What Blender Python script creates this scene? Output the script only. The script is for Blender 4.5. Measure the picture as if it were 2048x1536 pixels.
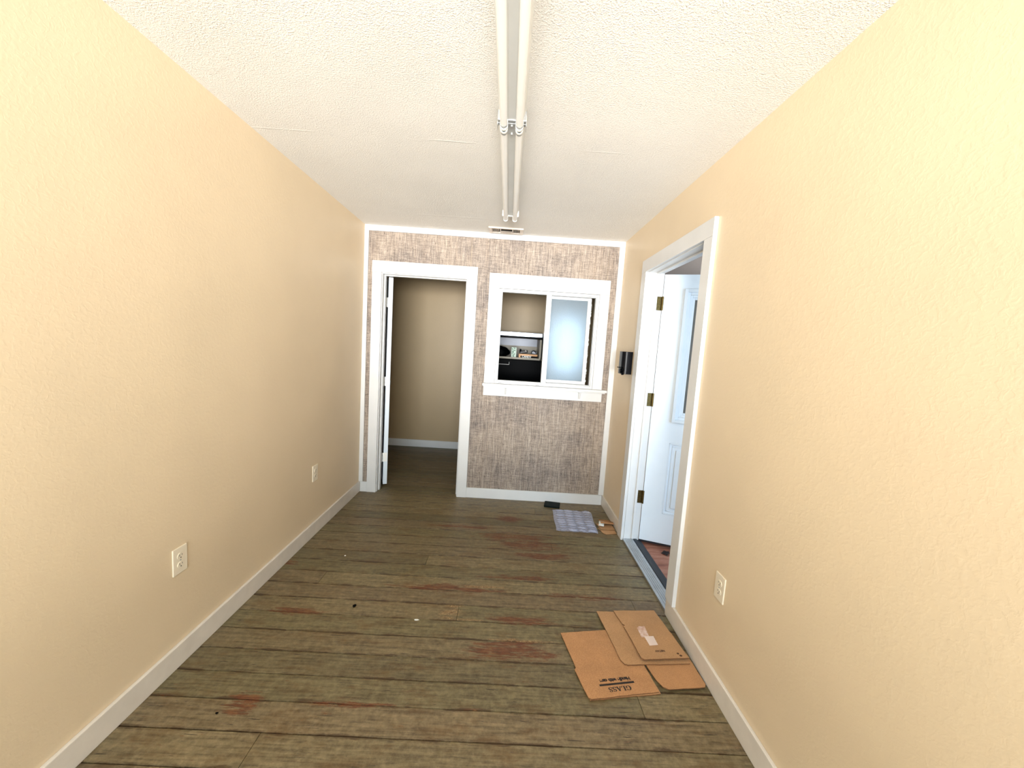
import bpy, bmesh, math, random
from mathutils import Vector, Matrix
R = math.radians
random.seed(7)
for o in list(bpy.data.objects):
    bpy.data.objects.remove(o)
scene = bpy.context.scene
COL = scene.collection

# ------------------------------------------------------------------ room figures (metres)
W, D, H = 2.378, 3.593, 2.5          # width, distance of the papered wall, ceiling height
YF = -2.6                            # front (window) wall, behind the camera
YO = 5.27                            # far wall of the back room
WT = 0.12                            # wall thickness

# ------------------------------------------------------------------ camera
yaw, pitch, roll = 0.0158, -0.0977, 0.0638
cy, sy, cp, sp = math.cos(yaw), math.sin(yaw), math.cos(pitch), math.sin(pitch)
fw = Vector((sy * cp, cy * cp, sp)); rt = Vector((cy, -sy, 0)); up = rt.cross(fw)
r2 = rt * math.cos(roll) + up * math.sin(roll); u2 = up * math.cos(roll) - rt * math.sin(roll)
cd = bpy.data.cameras.new('camera'); cam = bpy.data.objects.new('camera', cd); COL.objects.link(cam)
M = Matrix((r2, u2, -fw)).transposed().to_4x4(); M.translation = Vector((1.3632, 0, 1.4838))
cam.matrix_world = M
cd.sensor_width = 36; cd.lens = 761.29 / 2048 * 36; cd.clip_start = 0.02; cd.clip_end = 100
scene.camera = cam

# ------------------------------------------------------------------ world, daylight, exposure
wd = bpy.data.worlds.new('daylight'); scene.world = wd; wd.use_nodes = True
wd.node_tree.nodes['Background'].inputs[0].default_value = (0.62, 0.78, 1.0, 1)
wd.node_tree.nodes['Background'].inputs[1].default_value = 1.2

def area(name, loc, target, sx, sy_, power, color):
    l = bpy.data.lights.new(name, 'AREA'); l.shape = 'RECTANGLE'; l.size = sx; l.size_y = sy_
    l.energy = power; l.color = color
    o = bpy.data.objects.new(name, l); COL.objects.link(o); o.location = loc
    o.rotation_euler = (Vector(target) - Vector(loc)).to_track_quat('-Z', 'Y').to_euler()
    return o
area('front_window_skylight', (1.19, YF - 0.16, 1.62), (1.19, 3.0, 1.45), 2.1, 1.3, 120, (0.68, 0.86, 1.0))
area('sunlit_ground_bounce', (1.19, YF - 6.4, 0.3), (1.19, 2.0, 2.0), 7.0, 3.0, 4700, (1.0, 0.96, 0.91))
area('side_room_skylight', (3.9, 0.66, 1.5), (3.2, 3.0, 1.2), 1.6, 1.6, 42, (0.52, 0.77, 1.0))
area('frosted_glow_light', (2.18, YO + 0.14, 1.54), (2.0, 3.6, 1.45), 0.33, 0.74, 2.5, (0.72, 0.88, 1.0))  # lamp set in the added back-room window so the frosted pane glows
scene.view_settings.view_transform = 'Standard'
scene.view_settings.look = 'None'
scene.view_settings.gamma = 1
scene.view_settings.use_curve_mapping = False
scene.view_settings.exposure = 0.17

# ------------------------------------------------------------------ material helpers
def lin(h):
    r = []
    for i in (0, 2, 4):
        c = int(h[i:i + 2], 16) / 255
        r.append(c / 12.92 if c <= 0.04045 else ((c + 0.055) / 1.055) ** 2.4)
    return (*r, 1)

class NT:
    def __init__(s, name):
        s.m = bpy.data.materials.new(name); s.m.use_nodes = True
        s.t = s.m.node_tree; s.n = s.t.nodes; s.b = s.n['Principled BSDF']; s.out = s.n['Material Output']
    def add(s, typ, **kw):
        n = s.n.new(typ)
        for k, v in kw.items():
            setattr(n, k, v)
        return n
    def link(s, a, b):
        s.t.links.new(a, b)
    def val(s, node, **kw):
        for k, v in kw.items():
            node.inputs[k.replace('_', ' ')].default_value = v
    def pos(s):
        return s.add('ShaderNodeNewGeometry').outputs['Position']
    def mapping(s, src, scale=(1, 1, 1), loc=(0, 0, 0)):
        m = s.add('ShaderNodeMapping'); m.inputs['Scale'].default_value = scale; m.inputs['Location'].default_value = loc
        s.link(src, m.inputs['Vector']); return m.outputs[0]
    def noise(s, src, scale, detail=3, rough=0.5, dist=0.0):
        n = s.add('ShaderNodeTexNoise'); s.val(n, Scale=scale, Detail=detail, Roughness=rough, Distortion=dist)
        s.link(src, n.inputs['Vector']); return n.outputs['Fac']
    def ramp(s, src, *stops):
        n = s.add('ShaderNodeValToRGB'); e = n.color_ramp.elements
        while len(e) < len(stops): e.new(0.5)
        for el, (p, c) in zip(e, stops):
            el.position = p; el.color = c if len(c) == 4 else (*c, 1)
        s.link(src, n.inputs[0]); return n.outputs[0]
    def step(s, src, a, b):
        return s.ramp(src, (a, (0, 0, 0)), (b, (1, 1, 1))) if a < b else s.ramp(src, (b, (1, 1, 1)), (a, (0, 0, 0)))
    def math(s, op, a, b=None, clamp=False):
        n = s.add('ShaderNodeMath', operation=op, use_clamp=clamp)
        for i, v in enumerate((a, b)):
            if v is None: continue
            if isinstance(v, (int, float)): n.inputs[i].default_value = v
            else: s.link(v, n.inputs[i])
        return n.outputs[0]
    def mix(s, fac, a, b, blend='MIX'):
        n = s.add('ShaderNodeMix', data_type='RGBA', blend_type=blend)
        for i, v in ((0, fac), (6, a), (7, b)):
            if isinstance(v, (int, float)): n.inputs[i].default_value = v
            elif isinstance(v, tuple): n.inputs[i].default_value = v
            else: s.link(v, n.inputs[i])
        return n.outputs[2]
    def bump(s, h, strength=0.3, dist=0.002, prev=None):
        n = s.add('ShaderNodeBump'); s.val(n, Strength=strength, Distance=dist); s.link(h, n.inputs['Height'])
        if prev is not None: s.link(prev, n.inputs['Normal'])
        return n.outputs[0]
    def color(s, c):
        if isinstance(c, tuple): s.b.inputs['Base Color'].default_value = c
        else: s.link(c, s.b.inputs['Base Color'])
    def normal(s, n): s.link(n, s.b.inputs['Normal'])

def simple(name, hexc, rough=0.5, metal=0.0, noise=0.06, nscale=8, bump=0.0, bscale=200, spec=0.5):
    t = NT(name); c = lin(hexc); p = t.pos()
    f = t.noise(p, nscale, 4)
    dark = tuple(v * (1 - noise) for v in c[:3]) + (1,); lite = tuple(min(1, v * (1 + noise)) for v in c[:3]) + (1,)
    t.color(t.ramp(f, (0.3, dark), (0.7, lite)))
    t.val(t.b, Roughness=rough, Metallic=metal); t.b.inputs['Specular IOR Level'].default_value = spec
    if bump: t.normal(t.bump(t.noise(p, bscale, 2), bump, 0.001))
    return t.m

def wall_paint(name, hexc, seams=False, scale=75, strength=0.5, dist=0.003, mott=0.03, rough=0.45):
    t = NT(name); c = lin(hexc); p = t.pos()
    f = t.noise(p, 2.2, 3)
    col = t.ramp(f, (0.3, tuple(v * (1 - mott) for v in c[:3]) + (1,)), (0.7, tuple(min(1, v * (1 + mott)) for v in c[:3]) + (1,)))
    n1 = t.noise(p, scale, 3, 0.55, 0.6)
    h = t.step(n1, 0.45, 0.66)
    h2 = t.noise(p, scale * 3.2, 2)
    nb = t.bump(h2, strength * 0.35, dist * 0.4)
    nb = t.bump(h, strength, dist, nb)
    if seams:
        sep = t.add('ShaderNodeSeparateXYZ'); t.link(p, sep.inputs[0])
        for y in (2.05, 3.21, 0.83):
            w = t.noise(p, 6, 2)
            yy = t.math('ADD', sep.outputs[1], t.math('MULTIPLY', w, 0.01))
            dd = t.math('ABSOLUTE', t.math('SUBTRACT', yy, y + 0.005))
            rid = t.ramp(dd, (0.0, (1, 1, 1)), (0.006, (0, 0, 0)))
            msk = t.step(t.noise(t.mapping(p, (1, 0.2, 1)), 2.3, 2), 0.5, 0.6)
            nb = t.bump(t.math('MULTIPLY', rid, msk), 0.7, 0.0025, nb)
    t.color(col); t.val(t.b, Roughness=rough); t.normal(nb)
    return t.m

M_WALL = wall_paint('tan_wall_paint', 'DBC7A8', scale=60, strength=0.12, dist=0.0015)
M_CEIL = wall_paint('textured_ceiling_paint', 'E6E3DD', seams=True, scale=160, strength=0.5, dist=0.003, rough=0.7)
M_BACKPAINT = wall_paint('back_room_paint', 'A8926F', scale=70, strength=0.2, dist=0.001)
M_TRIM = simple('white_gloss_trim', 'D5D5D4', 0.32, noise=0.02, bump=0.05, bscale=60)
M_BASE = simple('cream_baseboard_paint', 'D8D0C5', 0.35, noise=0.05, nscale=14, bump=0.05, bscale=60)
M_VINYL = simple('white_window_vinyl', 'D0D1D1', 0.3, noise=0.01)
M_DOOR = simple('white_door_paint', 'DFE8F0', 0.35, noise=0.015)
M_ALU = simple('brushed_aluminium', 'B9BBBD', 0.34, 0.85, noise=0.1, nscale=25, bump=0.1)
M_CHROME = simple('bright_chrome', '9DA1AA', 0.28, 1.0, noise=0.02)
M_STEEL = simple('zinc_steel', 'A8A9A8', 0.35, 0.4, noise=0.15, nscale=60)
M_BRASS = simple('tarnished_brass', '5A4A26', 0.42, 0.8, noise=0.3, nscale=90)
M_RUBBER = simple('black_rubber', '1A1D24', 0.45, noise=0.2)
M_BLACK = simple('black_lacquer', '030406', 0.5, noise=0.2, spec=0.04)
M_NAVY = simple('dark_navy_metal', '08090F', 0.3, 0.0, noise=0.25, nscale=30, spec=0.16)
M_GREY = simple('grey_back_panel', '7C808A', 0.4, 0.2, noise=0.08)
M_SHELF = simple('putty_shelf_laminate', '8E8676', 0.45, noise=0.08)
M_PLATE = simple('ivory_plastic', 'E8DCC6', 0.35, noise=0.02)
M_SLOT = simple('dark_slot', '2A2118', 0.6)
M_TUBE = simple('milky_lamp_glass', 'F0EFEC', 0.25, noise=0.01)
M_CHANNEL = simple('white_enamel_channel', 'DEDEDA', 0.35, noise=0.03)
M_SOCKET = simple('white_lamp_socket', 'F2F2EE', 0.3)
M_TEAL = simple('dark_green_contact', '0E3A36', 0.35)
M_VENT = simple('cream_vent_enamel', 'DCCFC2', 0.4)
M_DARK = simple('dark_void', '120D0A', 0.8)
M_PAD = simple('green_black_rubber_pad', '07100D', 0.6, noise=0.3, nscale=50, spec=0.12)
M_INK = simple('black_print', '140A06', 0.6)
M_INK2 = simple('brown_print', '4A2A12', 0.6)
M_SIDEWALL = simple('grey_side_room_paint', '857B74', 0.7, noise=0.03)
M_WHITE = simple('white_paper', 'E8EAE6', 0.6)

def cardboard(name, hexc):
    t = NT(name); c = lin(hexc); p = t.pos()
    f = t.noise(p, 9, 4, 0.6); f2 = t.noise(p, 260, 2)
    a = t.ramp(f, (0.3, tuple(v * 0.86 for v in c[:3]) + (1,)), (0.7, tuple(v * 1.1 for v in c[:3]) + (1,)))
    t.color(t.mix(0.3, a, t.ramp(f2, (0.3, (0.25, 0.12, 0.05, 1)), (0.7, (0.62, 0.36, 0.18, 1))), 'MIX'))
    t.val(t.b, Roughness=0.75); t.b.inputs['Specular IOR Level'].default_value = 0.2
    w = t.add('ShaderNodeTexWave'); t.val(w, Scale=60.0, Distortion=0.3); w.bands_direction = 'X'; t.link(p, w.inputs[0])
    t.normal(t.bump(w.outputs['Fac'], 0.06, 0.0006)); return t.m
M_CARD = cardboard('kraft_cardboard', 'B0825A')
M_CARD2 = cardboard('pale_kraft_cardboard', 'B08A64')
M_CARDE = simple('corrugated_edge', '6B4526', 0.85, noise=0.3, nscale=120)

def tape():
    t = NT('packing_tape'); p = t.pos()
    t.color(t.ramp(t.noise(p, 60, 3), (0.35, lin('C39A80')), (0.65, lin('D9BFB0'))))
    t.val(t.b, Roughness=0.22); return t.m
M_TAPE = tape()

def wallpaper():
    t = NT('burlap_wall_covering'); p = t.pos()
    v = t.noise(t.mapping(p, (150, 40, 9)), 1.0, 3, 0.65)        # vertical yarns
    h = t.noise(t.mapping(p, (14, 40, 170)), 1.0, 3, 0.65)       # cross yarns
    v2 = t.noise(t.mapping(p, (38, 10, 1.6)), 1.0, 2, 0.6)
    fine = t.noise(p, 190, 3, 0.7)
    blot = t.noise(p, 3.5, 3)
    s = t.math('ADD', t.math('MULTIPLY', v, 0.42), t.math('MULTIPLY', h, 0.30))
    s = t.math('ADD', s, t.math('MULTIPLY', fine, 0.28))
    c1 = t.ramp(s, (0.40, lin('3F342E')), (0.47, lin('796B60')), (0.52, lin('998B7E')), (0.61, lin('C4B5A4')))
    c2 = t.mix(0.55, c1, t.ramp(v2, (0.35, lin('8F7F70')), (0.65, lin('CBB9A4'))), 'MULTIPLY')
    c3 = t.mix(t.step(v2, 0.3, 0.8), c1, c2)
    c4 = t.mix(0.3, c3, t.ramp(blot, (0.35, lin('7F7672')), (0.65, lin('B5A595'))))
    knots = t.step(t.noise(t.mapping(p, (60, 30, 30)), 1.0, 1), 0.30, 0.27)
    t.color(t.mix(t.math('MULTIPLY', knots, 0.6), c4, lin('4E3E32')))
    t.val(t.b, Roughness=0.6); t.normal(t.bump(s, 0.35, 0.0015)); return t.m
M_PAPER = wallpaper()

# patches where the floor paint has worn through: (x, y, half width, half depth, kind)
RED = [(1.50, 2.85, .22, .055), (1.62, 2.74, .20, .055), (1.70, 2.60, .17, .035), (1.47, 1.735, .17, .048), (1.93, 2.17, .17, .018),
       (1.10, 2.19, .27, .03), (1.46, 3.17, .09, .05), (1.52, 1.945, .15, .03), (0.03, 2.36, .05, .02), (0.40, 1.40, .05, .04),
       (0.82, 1.415, .14, .010), (1.50, 2.33, .18, .02), (0.32, 1.925, .12, .02), (1.1, 2.98, .2, .02)]
BARE = [(1.135, 1.99, .06, .055), (1.30, 2.215, .16, .014), (1.52, 1.80, .2, .008), (1.46, 2.87, .13, .006), (1.25, 1.93, .07, .010)]

def floor_paint():
    t = NT('worn_painted_floorboards'); p = t.pos()
    oi = t.add('ShaderNodeObjectInfo')
    tc = t.add('ShaderNodeTexCoord'); sep = t.add('ShaderNodeSeparateXYZ'); t.link(tc.outputs['Generated'], sep.inputs[0])
    big = t.noise(t.mapping(p, (2.0, 3.5, 1)), 1.6, 5, 0.65)
    grain = t.noise(t.mapping(p, (5, 75, 1)), 1.0, 5, 0.65, 0.4)
    mott = t.noise(p, 34, 5, 0.75)
    c = t.ramp(big, (0.32, lin('6E6146')), (0.5, lin('81745A')), (0.68, lin('8F8064')))
    c = t.mix(0.75, c, t.ramp(mott, (0.34, lin('45391F')), (0.5, lin('80735A')), (0.68, lin('B5A688'))), 'MIX')
    c = t.mix(0.5, c, t.ramp(grain, (0.34, lin('3A2C18')), (0.55, lin('85785C')), (0.75, lin('A09072'))))
    rnd = t.ramp(oi.outputs['Random'], (0.0, (0.78, 0.77, 0.74, 1)), (0.3, (0.95, 0.99, 0.90, 1)), (0.65, (1.03, 0.97, 0.97, 1)), (1.0, (1.18, 1.19, 1.12, 1)))
    c = t.mix(1.0, c, rnd, 'MULTIPLY')
    # orange-brown smears and greenish areas
    sm = t.step(t.noise(t.mapping(p, (4, 11, 1)), 1.0, 6, 0.75), 0.50, 0.66)
    c = t.mix(t.math('MULTIPLY', sm, 0.5), c, lin('6A4A22'))
    # board edge grime
    e = t.math('ABSOLUTE', t.math('SUBTRACT', sep.outputs[1], 0.5))
    ew = t.math('ADD', e, t.math('MULTIPLY', t.math('SUBTRACT', t.noise(t.mapping(p, (7, 30, 1)), 1.0, 5, 0.7), 0.5), 0.55))
    c = t.mix(t.math('MULTIPLY', t.step(ew, 0.45, 0.52), 0.8), c, lin('46301A'))
    # worn patches
    sx = t.add('ShaderNodeSeparateXYZ'); t.link(p, sx.inputs[0])
    wob = t.noise(t.mapping(p, (5, 46, 1)), 1.0, 7, 0.85)
    def patches(lst, gain):
        acc = None
        for (x, y, a, b) in lst:
            dx = t.math('DIVIDE', t.math('SUBTRACT', sx.outputs[0], x), a)
            dy = t.math('DIVIDE', t.math('SUBTRACT', sx.outputs[1], y), b)
            r = t.math('ADD', t.math('MULTIPLY', dx, dx), t.math('MULTIPLY', dy, dy))
            v = t.math('SUBTRACT', 1.0, t.math('MULTIPLY', r, 0.30))
            v = t.math('MAXIMUM', v, 0.0)
            acc = v if acc is None else t.math('MAXIMUM', acc, v)
        return t.math('ADD', acc, t.math('MULTIPLY', t.math('SUBTRACT', wob, 0.5), gain))
    rm = t.step(patches(RED, 5.5), 0.62, 0.78)
    redc = t.ramp(t.noise(t.mapping(p, (18, 80, 1)), 1.0, 4, 0.7), (0.3, lin('3E1C0C')), (0.5, lin('6E351A')), (0.66, lin('8A5E3A')))
    c = t.mix(t.math('MULTIPLY', rm, 0.85), c, redc)
    spots = t.step(t.noise(t.mapping(p, (3.2, 22, 1)), 1.0, 6, 0.8), 0.60, 0.70)
    c = t.mix(t.math('MULTIPLY', spots, 0.6), c, lin('5E3018'))
    bm_ = t.step(patches(BARE, 5.0), 0.75, 1.0)
    barec = t.ramp(t.noise(p, 70, 4, 0.8), (0.35, lin('5A371C')), (0.5, lin('9A7B55')), (0.62, lin('C2A67C')))
    c = t.mix(t.math('MULTIPLY', bm_, 0.8), c, barec)
    # short dark splits and pale scuffs
    spl = t.step(t.noise(t.mapping(p, (9, 120, 1), (3, 1, 0)), 1.0, 4, 0.6), 0.36, 0.33)
    c = t.mix(t.math('MULTIPLY', spl, 0.75), c, lin('2E2011'))
    spk = t.step(t.noise(p, 60, 4, 0.8), 0.34, 0.30)
    c = t.mix(t.math('MULTIPLY', spk, 0.7), c, lin('3A2612'))
    scf = t.step(t.noise(t.mapping(p, (8, 100, 1), (7, 5, 0)), 1.0, 4, 0.7), 0.69, 0.74)
    c = t.mix(t.math('MULTIPLY', scf, 0.6), c, lin('B8A888'))
    c = t.mix(1.0, c, (0.75, 0.735, 0.66, 1), 'MULTIPLY')
    t.color(c)
    t.link(t.ramp(mott, (0.3, (0.36, 0.36, 0.36)), (0.7, (0.6, 0.6, 0.6))), t.b.inputs['Roughness'])
    hh = t.math('ADD', t.math('MULTIPLY', grain, 0.6), t.math('MULTIPLY', mott, 0.4))
    hh = t.math('SUBTRACT', hh, t.math('MULTIPLY', spl, 0.5))
    nb = t.bump(hh, 0.6, 0.002)
    nb = t.bump(t.noise(t.mapping(p, (2, 14, 1)), 1.0, 2), 0.3, 0.004, nb)
    t.normal(nb); return t.m
M_FLOOR = floor_paint()

def side_floor():
    t = NT('reddish_side_floor'); p = t.pos()
    t.color(t.ramp(t.noise(t.mapping(p, (5, 16, 1)), 1.0, 5, 0.65), (0.3, lin('7A4433')), (0.5, lin('A26A54')), (0.7, lin('BC8A74'))))
    t.val(t.b, Roughness=0.55); return t.m
M_SIDEFLOOR = side_floor()

def glass(name, tint, rough, bump=0.0, bscale=150, alpha_mix=0.0):
    t = NT(name); t.color(tint); t.val(t.b, Roughness=rough, IOR=1.45)
    t.b.inputs['Transmission Weight'].default_value = 1.0
    p = t.pos()
    if bump: t.normal(t.bump(t.noise(p, bscale, 3), bump, 0.002))
    if alpha_mix:
        d = t.add('ShaderNodeBsdfDiffuse'); d.inputs[0].default_value = lin('8FA0AC')
        mx = t.add('ShaderNodeMixShader'); mx.inputs[0].default_value = alpha_mix
        t.link(t.b.outputs[0], mx.inputs[1]); t.link(d.outputs[0], mx.inputs[2]); t.link(mx.outputs[0], t.out.inputs[0])
    return t.m
M_FROST = glass('frosted_glass', lin('D3E2EA'), 0.36, 1.0, 130, 0.30)
M_CLEAR = glass('clear_glass', (0.95, 1, 0.98, 1), 0.02)

def plastic_film():
    t = NT('air_pillow_film'); t.color(lin('ADB2C8')); t.val(t.b, Roughness=0.12); t.b.inputs['Specular IOR Level'].default_value = 1.0
    tr = t.add('ShaderNodeBsdfTransparent'); mx = t.add('ShaderNodeMixShader')
    fr = t.add('ShaderNodeLayerWeight'); fr.inputs[0].default_value = 0.45
    p = t.pos()
    nb = t.bump(t.noise(p, 70, 3, 0.6), 0.35, 0.003); t.normal(nb); t.link(nb, fr.inputs['Normal'])
    sz = t.add('ShaderNodeSeparateXYZ'); t.link(p, sz.inputs[0])
    f = t.math('MAXIMUM', t.ramp(fr.outputs['Facing'], (0.0, (0.15, 0.15, 0.15)), (0.75, (0.9, 0.9, 0.9))), t.ramp(t.math('MULTIPLY', sz.outputs[2], 50), (0.22, (0.15, 0.15, 0.15)), (0.62, (0.72, 0.72, 0.72))))
    t.link(f, mx.inputs[0]); t.link(tr.outputs[0], mx.inputs[1]); t.link(t.b.outputs[0], mx.inputs[2]); t.link(mx.outputs[0], t.out.inputs[0])
    return t.m
M_FILM = plastic_film()

# ------------------------------------------------------------------ mesh helpers
class MB:
    """collects shapes and links them as one mesh object"""
    def __init__(s): s.bm = bmesh.new()
    def box(s, x0, x1, y0, y1, z0, z1, bev=0.0, mtx=None):
        b = bmesh.new(); bmesh.ops.create_cube(b, size=1)
        for v in b.verts:
            v.co = Vector(((x0 + x1) / 2 + v.co.x * (x1 - x0), (y0 + y1) / 2 + v.co.y * (y1 - y0), (z0 + z1) / 2 + v.co.z * (z1 - z0)))
        if bev: bmesh.ops.bevel(b, geom=b.edges[:], offset=bev, segments=2, affect='EDGES', profile=0.6)
        return s._merge(b, mtx)
    def _merge(s, b, mtx=None):
        if mtx is not None: b.transform(mtx)
        me = bpy.data.meshes.new('t'); b.to_mesh(me); b.free(); s.bm.from_mesh(me); bpy.data.meshes.remove(me); return s
    def cyl(s, a, b_, r, seg=16, r2=None):
        a, b_ = Vector(a), Vector(b_); d = b_ - a
        b = bmesh.new(); bmesh.ops.create_cone(b, cap_ends=True, segments=seg, radius1=r, radius2=r if r2 is None else r2, depth=d.length)
        m = Matrix.Translation((a + b_) / 2) @ d.to_track_quat('Z', 'Y').to_matrix().to_4x4()
        return s._merge(b, m)
    def prism(s, poly, z0, z1, bev=0.0, mtx=None):
        b = bmesh.new(); vs = [b.verts.new((x, y, z0)) for x, y in poly]; f = b.faces.new(vs)
        ret = bmesh.ops.extrude_face_region(b, geom=[f])
        for g in ret['geom']:
            if isinstance(g, bmesh.types.BMVert): g.co.z = z1
        bmesh.ops.recalc_face_normals(b, faces=b.faces[:])
        if bev: bmesh.ops.bevel(b, geom=b.edges[:], offset=bev, segments=1, affect='EDGES')
        return s._merge(b, mtx)
    def flat(s, polys, z, mtx=None):
        b = bmesh.new()
        for poly in polys: b.faces.new([b.verts.new((x, y, z)) for x, y in poly])
        return s._merge(b, mtx)
    def build(s, name, mat, parent=None, smooth=False):
        me = bpy.data.meshes.new(name); s.bm.to_mesh(me); s.bm.free()
        o = bpy.data.objects.new(name, me); COL.objects.link(o); me.materials.append(mat)
        if smooth:
            for p in me.polygons: p.use_smooth = True
        if parent is not None:
            o.parent = parent
            o.matrix_parent_inverse = parent_world(parent).inverted()
        return o
def parent_world(o):
    m = Matrix.LocRotScale(o.location, o.rotation_euler, o.scale)
    if o.parent is not None: m = parent_world(o.parent) @ o.matrix_parent_inverse @ m
    return m
def smooth_by_angle(o, a=35):
    me = o.data; me.polygons.foreach_set('use_smooth', [True] * len(me.polygons))
    me.set_sharp_from_angle(angle=R(a))
def tag(o, label=None, cat=None, group=None, kind=None):
    if label: o['label'] = label
    if cat: o['category'] = cat
    if group: o['group'] = group
    if kind: o['kind'] = kind
    return o
def empty(name, loc=(0, 0, 0), rz=0):
    o = bpy.data.objects.new(name, None); COL.objects.link(o); o.location = loc; o.rotation_euler = (0, 0, rz)
    o.empty_display_size = 0.05; return o
def box(name, dims, mat, parent=None, bev=0.0):
    return MB().box(*dims, bev=bev).build(name, mat, parent)

# ------------------------------------------------------------------ floor and floorboards
XB0, XB1 = -0.8, 2.95                 # extent of the back room
fl = MB()
fl.box(-WT, W + WT, YF - .15, D + WT, -0.12, -0.022)
fl.box(XB0 - .1, XB1 + .1, D + WT, YO + .1, -0.12, -0.022)
floor = tag(fl.build('floor', M_DARK), 'worn floor of taupe painted boards with red-brown bare patches', 'floor', kind='structure')
PITCH = 0.125
row0 = 1.165
rows = []
y = row0
while y > YF: y -= PITCH
joints = {}
def row_of(yy): return round(math.floor((yy - row0) / PITCH))
for yy, xx in ((1.23, .535), (1.865, 1.808), (2.74, 1.784), (1.92, 1.175), (1.48, 2.02), (2.25, .31), (2.5, .9), (3.1, .52), (3.35, 1.7), (2.1, 2.2), (0.9, 1.4), (0.3, .7), (3.9, .6), (4.3, 1.5), (4.7, .2), (-.4, 1.7)):
    joints.setdefault(row_of(yy), []).append(xx)
def plank(x0, x1, y0, y1, z):
    b = bmesh.new(); n = max(2, int((x1 - x0) / 0.16)); top = []; bot = []
    j = lambda: random.uniform(-0.0007, 0.0007)
    for i in range(n + 1):
        x = x0 + (x1 - x0) * i / n
        a, c = y0 + 0.0018 + j(), y1 - 0.0018 + j()
        top.append((b.verts.new((x, a + .0005, z + j() * .4)), b.verts.new((x, c - .0005, z + j() * .4))))
        bot.append((b.verts.new((x, a, z - .0022)), b.verts.new((x, c, z - .0022))))
    low = [(b.verts.new((x0, y0 + .0012, -.022)), b.verts.new((x0, y1 - .0012, -.022))), (b.verts.new((x1, y0 + .0012, -.022)), b.verts.new((x1, y1 - .0012, -.022)))]
    for i in range(n):
        b.faces.new((top[i][0], top[i + 1][0], top[i + 1][1], top[i][1]))
        b.faces.new((bot[i][0], bot[i + 1][0], top[i + 1][0], top[i][0]))
        b.faces.new((top[i][1], top[i + 1][1], bot[i + 1][1], bot[i][1]))
    for k in (0, 1):
        b.faces.new([bot[i][k] for i in (range(n + 1) if k else range(n, -1, -1))] + ([low[1][k], low[0][k]] if k else [low[0][k], low[1][k]]))
    b.faces.new((bot[0][0], top[0][0], top[0][1], bot[0][1], low[0][1], low[0][0]))
    b.faces.new((bot[-1][1], top[-1][1], top[-1][0], bot[-1][0], low[1][0], low[1][1]))
    bmesh.ops.recalc_face_normals(b, faces=b.faces[:])
    m = MB(); m._merge(b); return m.build('plank', M_FLOOR, floor)
k = row_of(y)
while True:
    y0 = row0 + k * PITCH; y1 = y0 + PITCH
    if y0 > YO - 0.02: break
    y0c, y1c = max(y0, YF), min(y1, YO)
    if y1c <= D: xa, xb = 0.0, W
    elif y0c < D + WT: xa, xb = 0.16, 0.96
    else: xa, xb = XB0, XB1
    if y0c < D < y1c and y1c > D + 0.03:
        plank(0.0, W, y0c, D, 0.0); y0c = D; xa, xb = 0.16, 0.96
    xs = [xa] + sorted(x for x in joints.get(k, []) if xa + .1 < x < xb - .1) + [xb]
    for i in range(len(xs) - 1):
        plank(xs[i] + (0.001 if i else 0), xs[i + 1] - (0.001 if i < len(xs) - 2 else 0), y0c, y1c, random.uniform(-0.0009, 0.0006))
    k += 1

# ------------------------------------------------------------------ walls and ceiling
def structure(o, label=None, cat=None): return tag(o, label, cat, kind='structure')
DY0, DY1, DZ = 2.062, 2.902, 2.100            # side door opening
cl = MB()
cl.box(-WT, W + WT, YF - .15, D + WT, H, H + .1)
structure(cl.build('ceiling', M_CEIL), 'off-white textured drywall ceiling', 'ceiling')
structure(box('wall_left', (-WT, 0, YF, D, 0, H), M_WALL), 'plain tan wall with two outlets', 'wall')
wr = MB()
JT = 0.018
wr.box(W, W + WT, YF, DY0 - JT, 0, H).box(W, W + WT, DY1 + JT, D, 0, H).box(W, W + WT, DY0 - JT, DY1 + JT, DZ + JT, H)
structure(wr.build('wall_right', M_WALL), 'plain tan wall around the open side door', 'wall')
wf = MB()
wf.box(0, W, YF - .12, YF, 0, .92).box(0, W, YF - .12, YF, 2.32, H).box(0, .12, YF - .12, YF, .92, 2.32).box(W - .12, W, YF - .12, YF, .92, 2.32)
structure(wf.build('wall_front', M_WALL), 'tan wall with the wide front window, behind the viewer', 'wall')

OX0, OX1, OZ = 0.172, 0.944, 2.075            # doorway in the papered wall
WX0, WX1, WZ0, WZ1 = 1.248, 2.182, 1.130, 2.012   # pass window opening
xa, xb = OX0 - JT, OX1 + JT
wb = MB()
for d in ((0, xa, 0, H), (xa, xb, OZ + JT, H), (xb, WX0, 0, H), (WX0, WX1, 0, WZ0), (WX0, WX1, WZ1, H), (WX1, W, 0, H)):
    wb.box(d[0], d[1], D + .005, D + WT, d[2], d[3])
wall_back = structure(wb.build('wall_back', M_BACKPAINT), 'end wall covered in grey-tan burlap panels with white battens', 'wall')
S1, S2 = 0.972, 2.236                         # seams of the covering panels
g = 0.0012
def panel(*rects):
    m = MB()
    for (x0, x1, z0, z1) in rects: m.box(x0, x1, D, D + .005, z0, z1)
    return m.build('wall_panel', M_PAPER, wall_back)
panel((0, xa, 0, H), (xa, xb, OZ + JT, H), (xb, S1 - g, 0, H))
panel((S1 + g, WX0, 0, H), (WX0, WX1, 0, WZ0), (WX0, WX1, WZ1, H), (WX1, S2 - g, 0, H))
panel((S2 + g, W, 0, H))
# small nails in the panels
for (x, z) in ((1.0, 2.42), (2.215, 2.10), (2.23, 2.065), (2.10, .96)):
    MB().cyl((x, D - .0015, z), (x, D + .001, z), .004, 8).build('nail', M_SLOT, wall_back)

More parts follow.
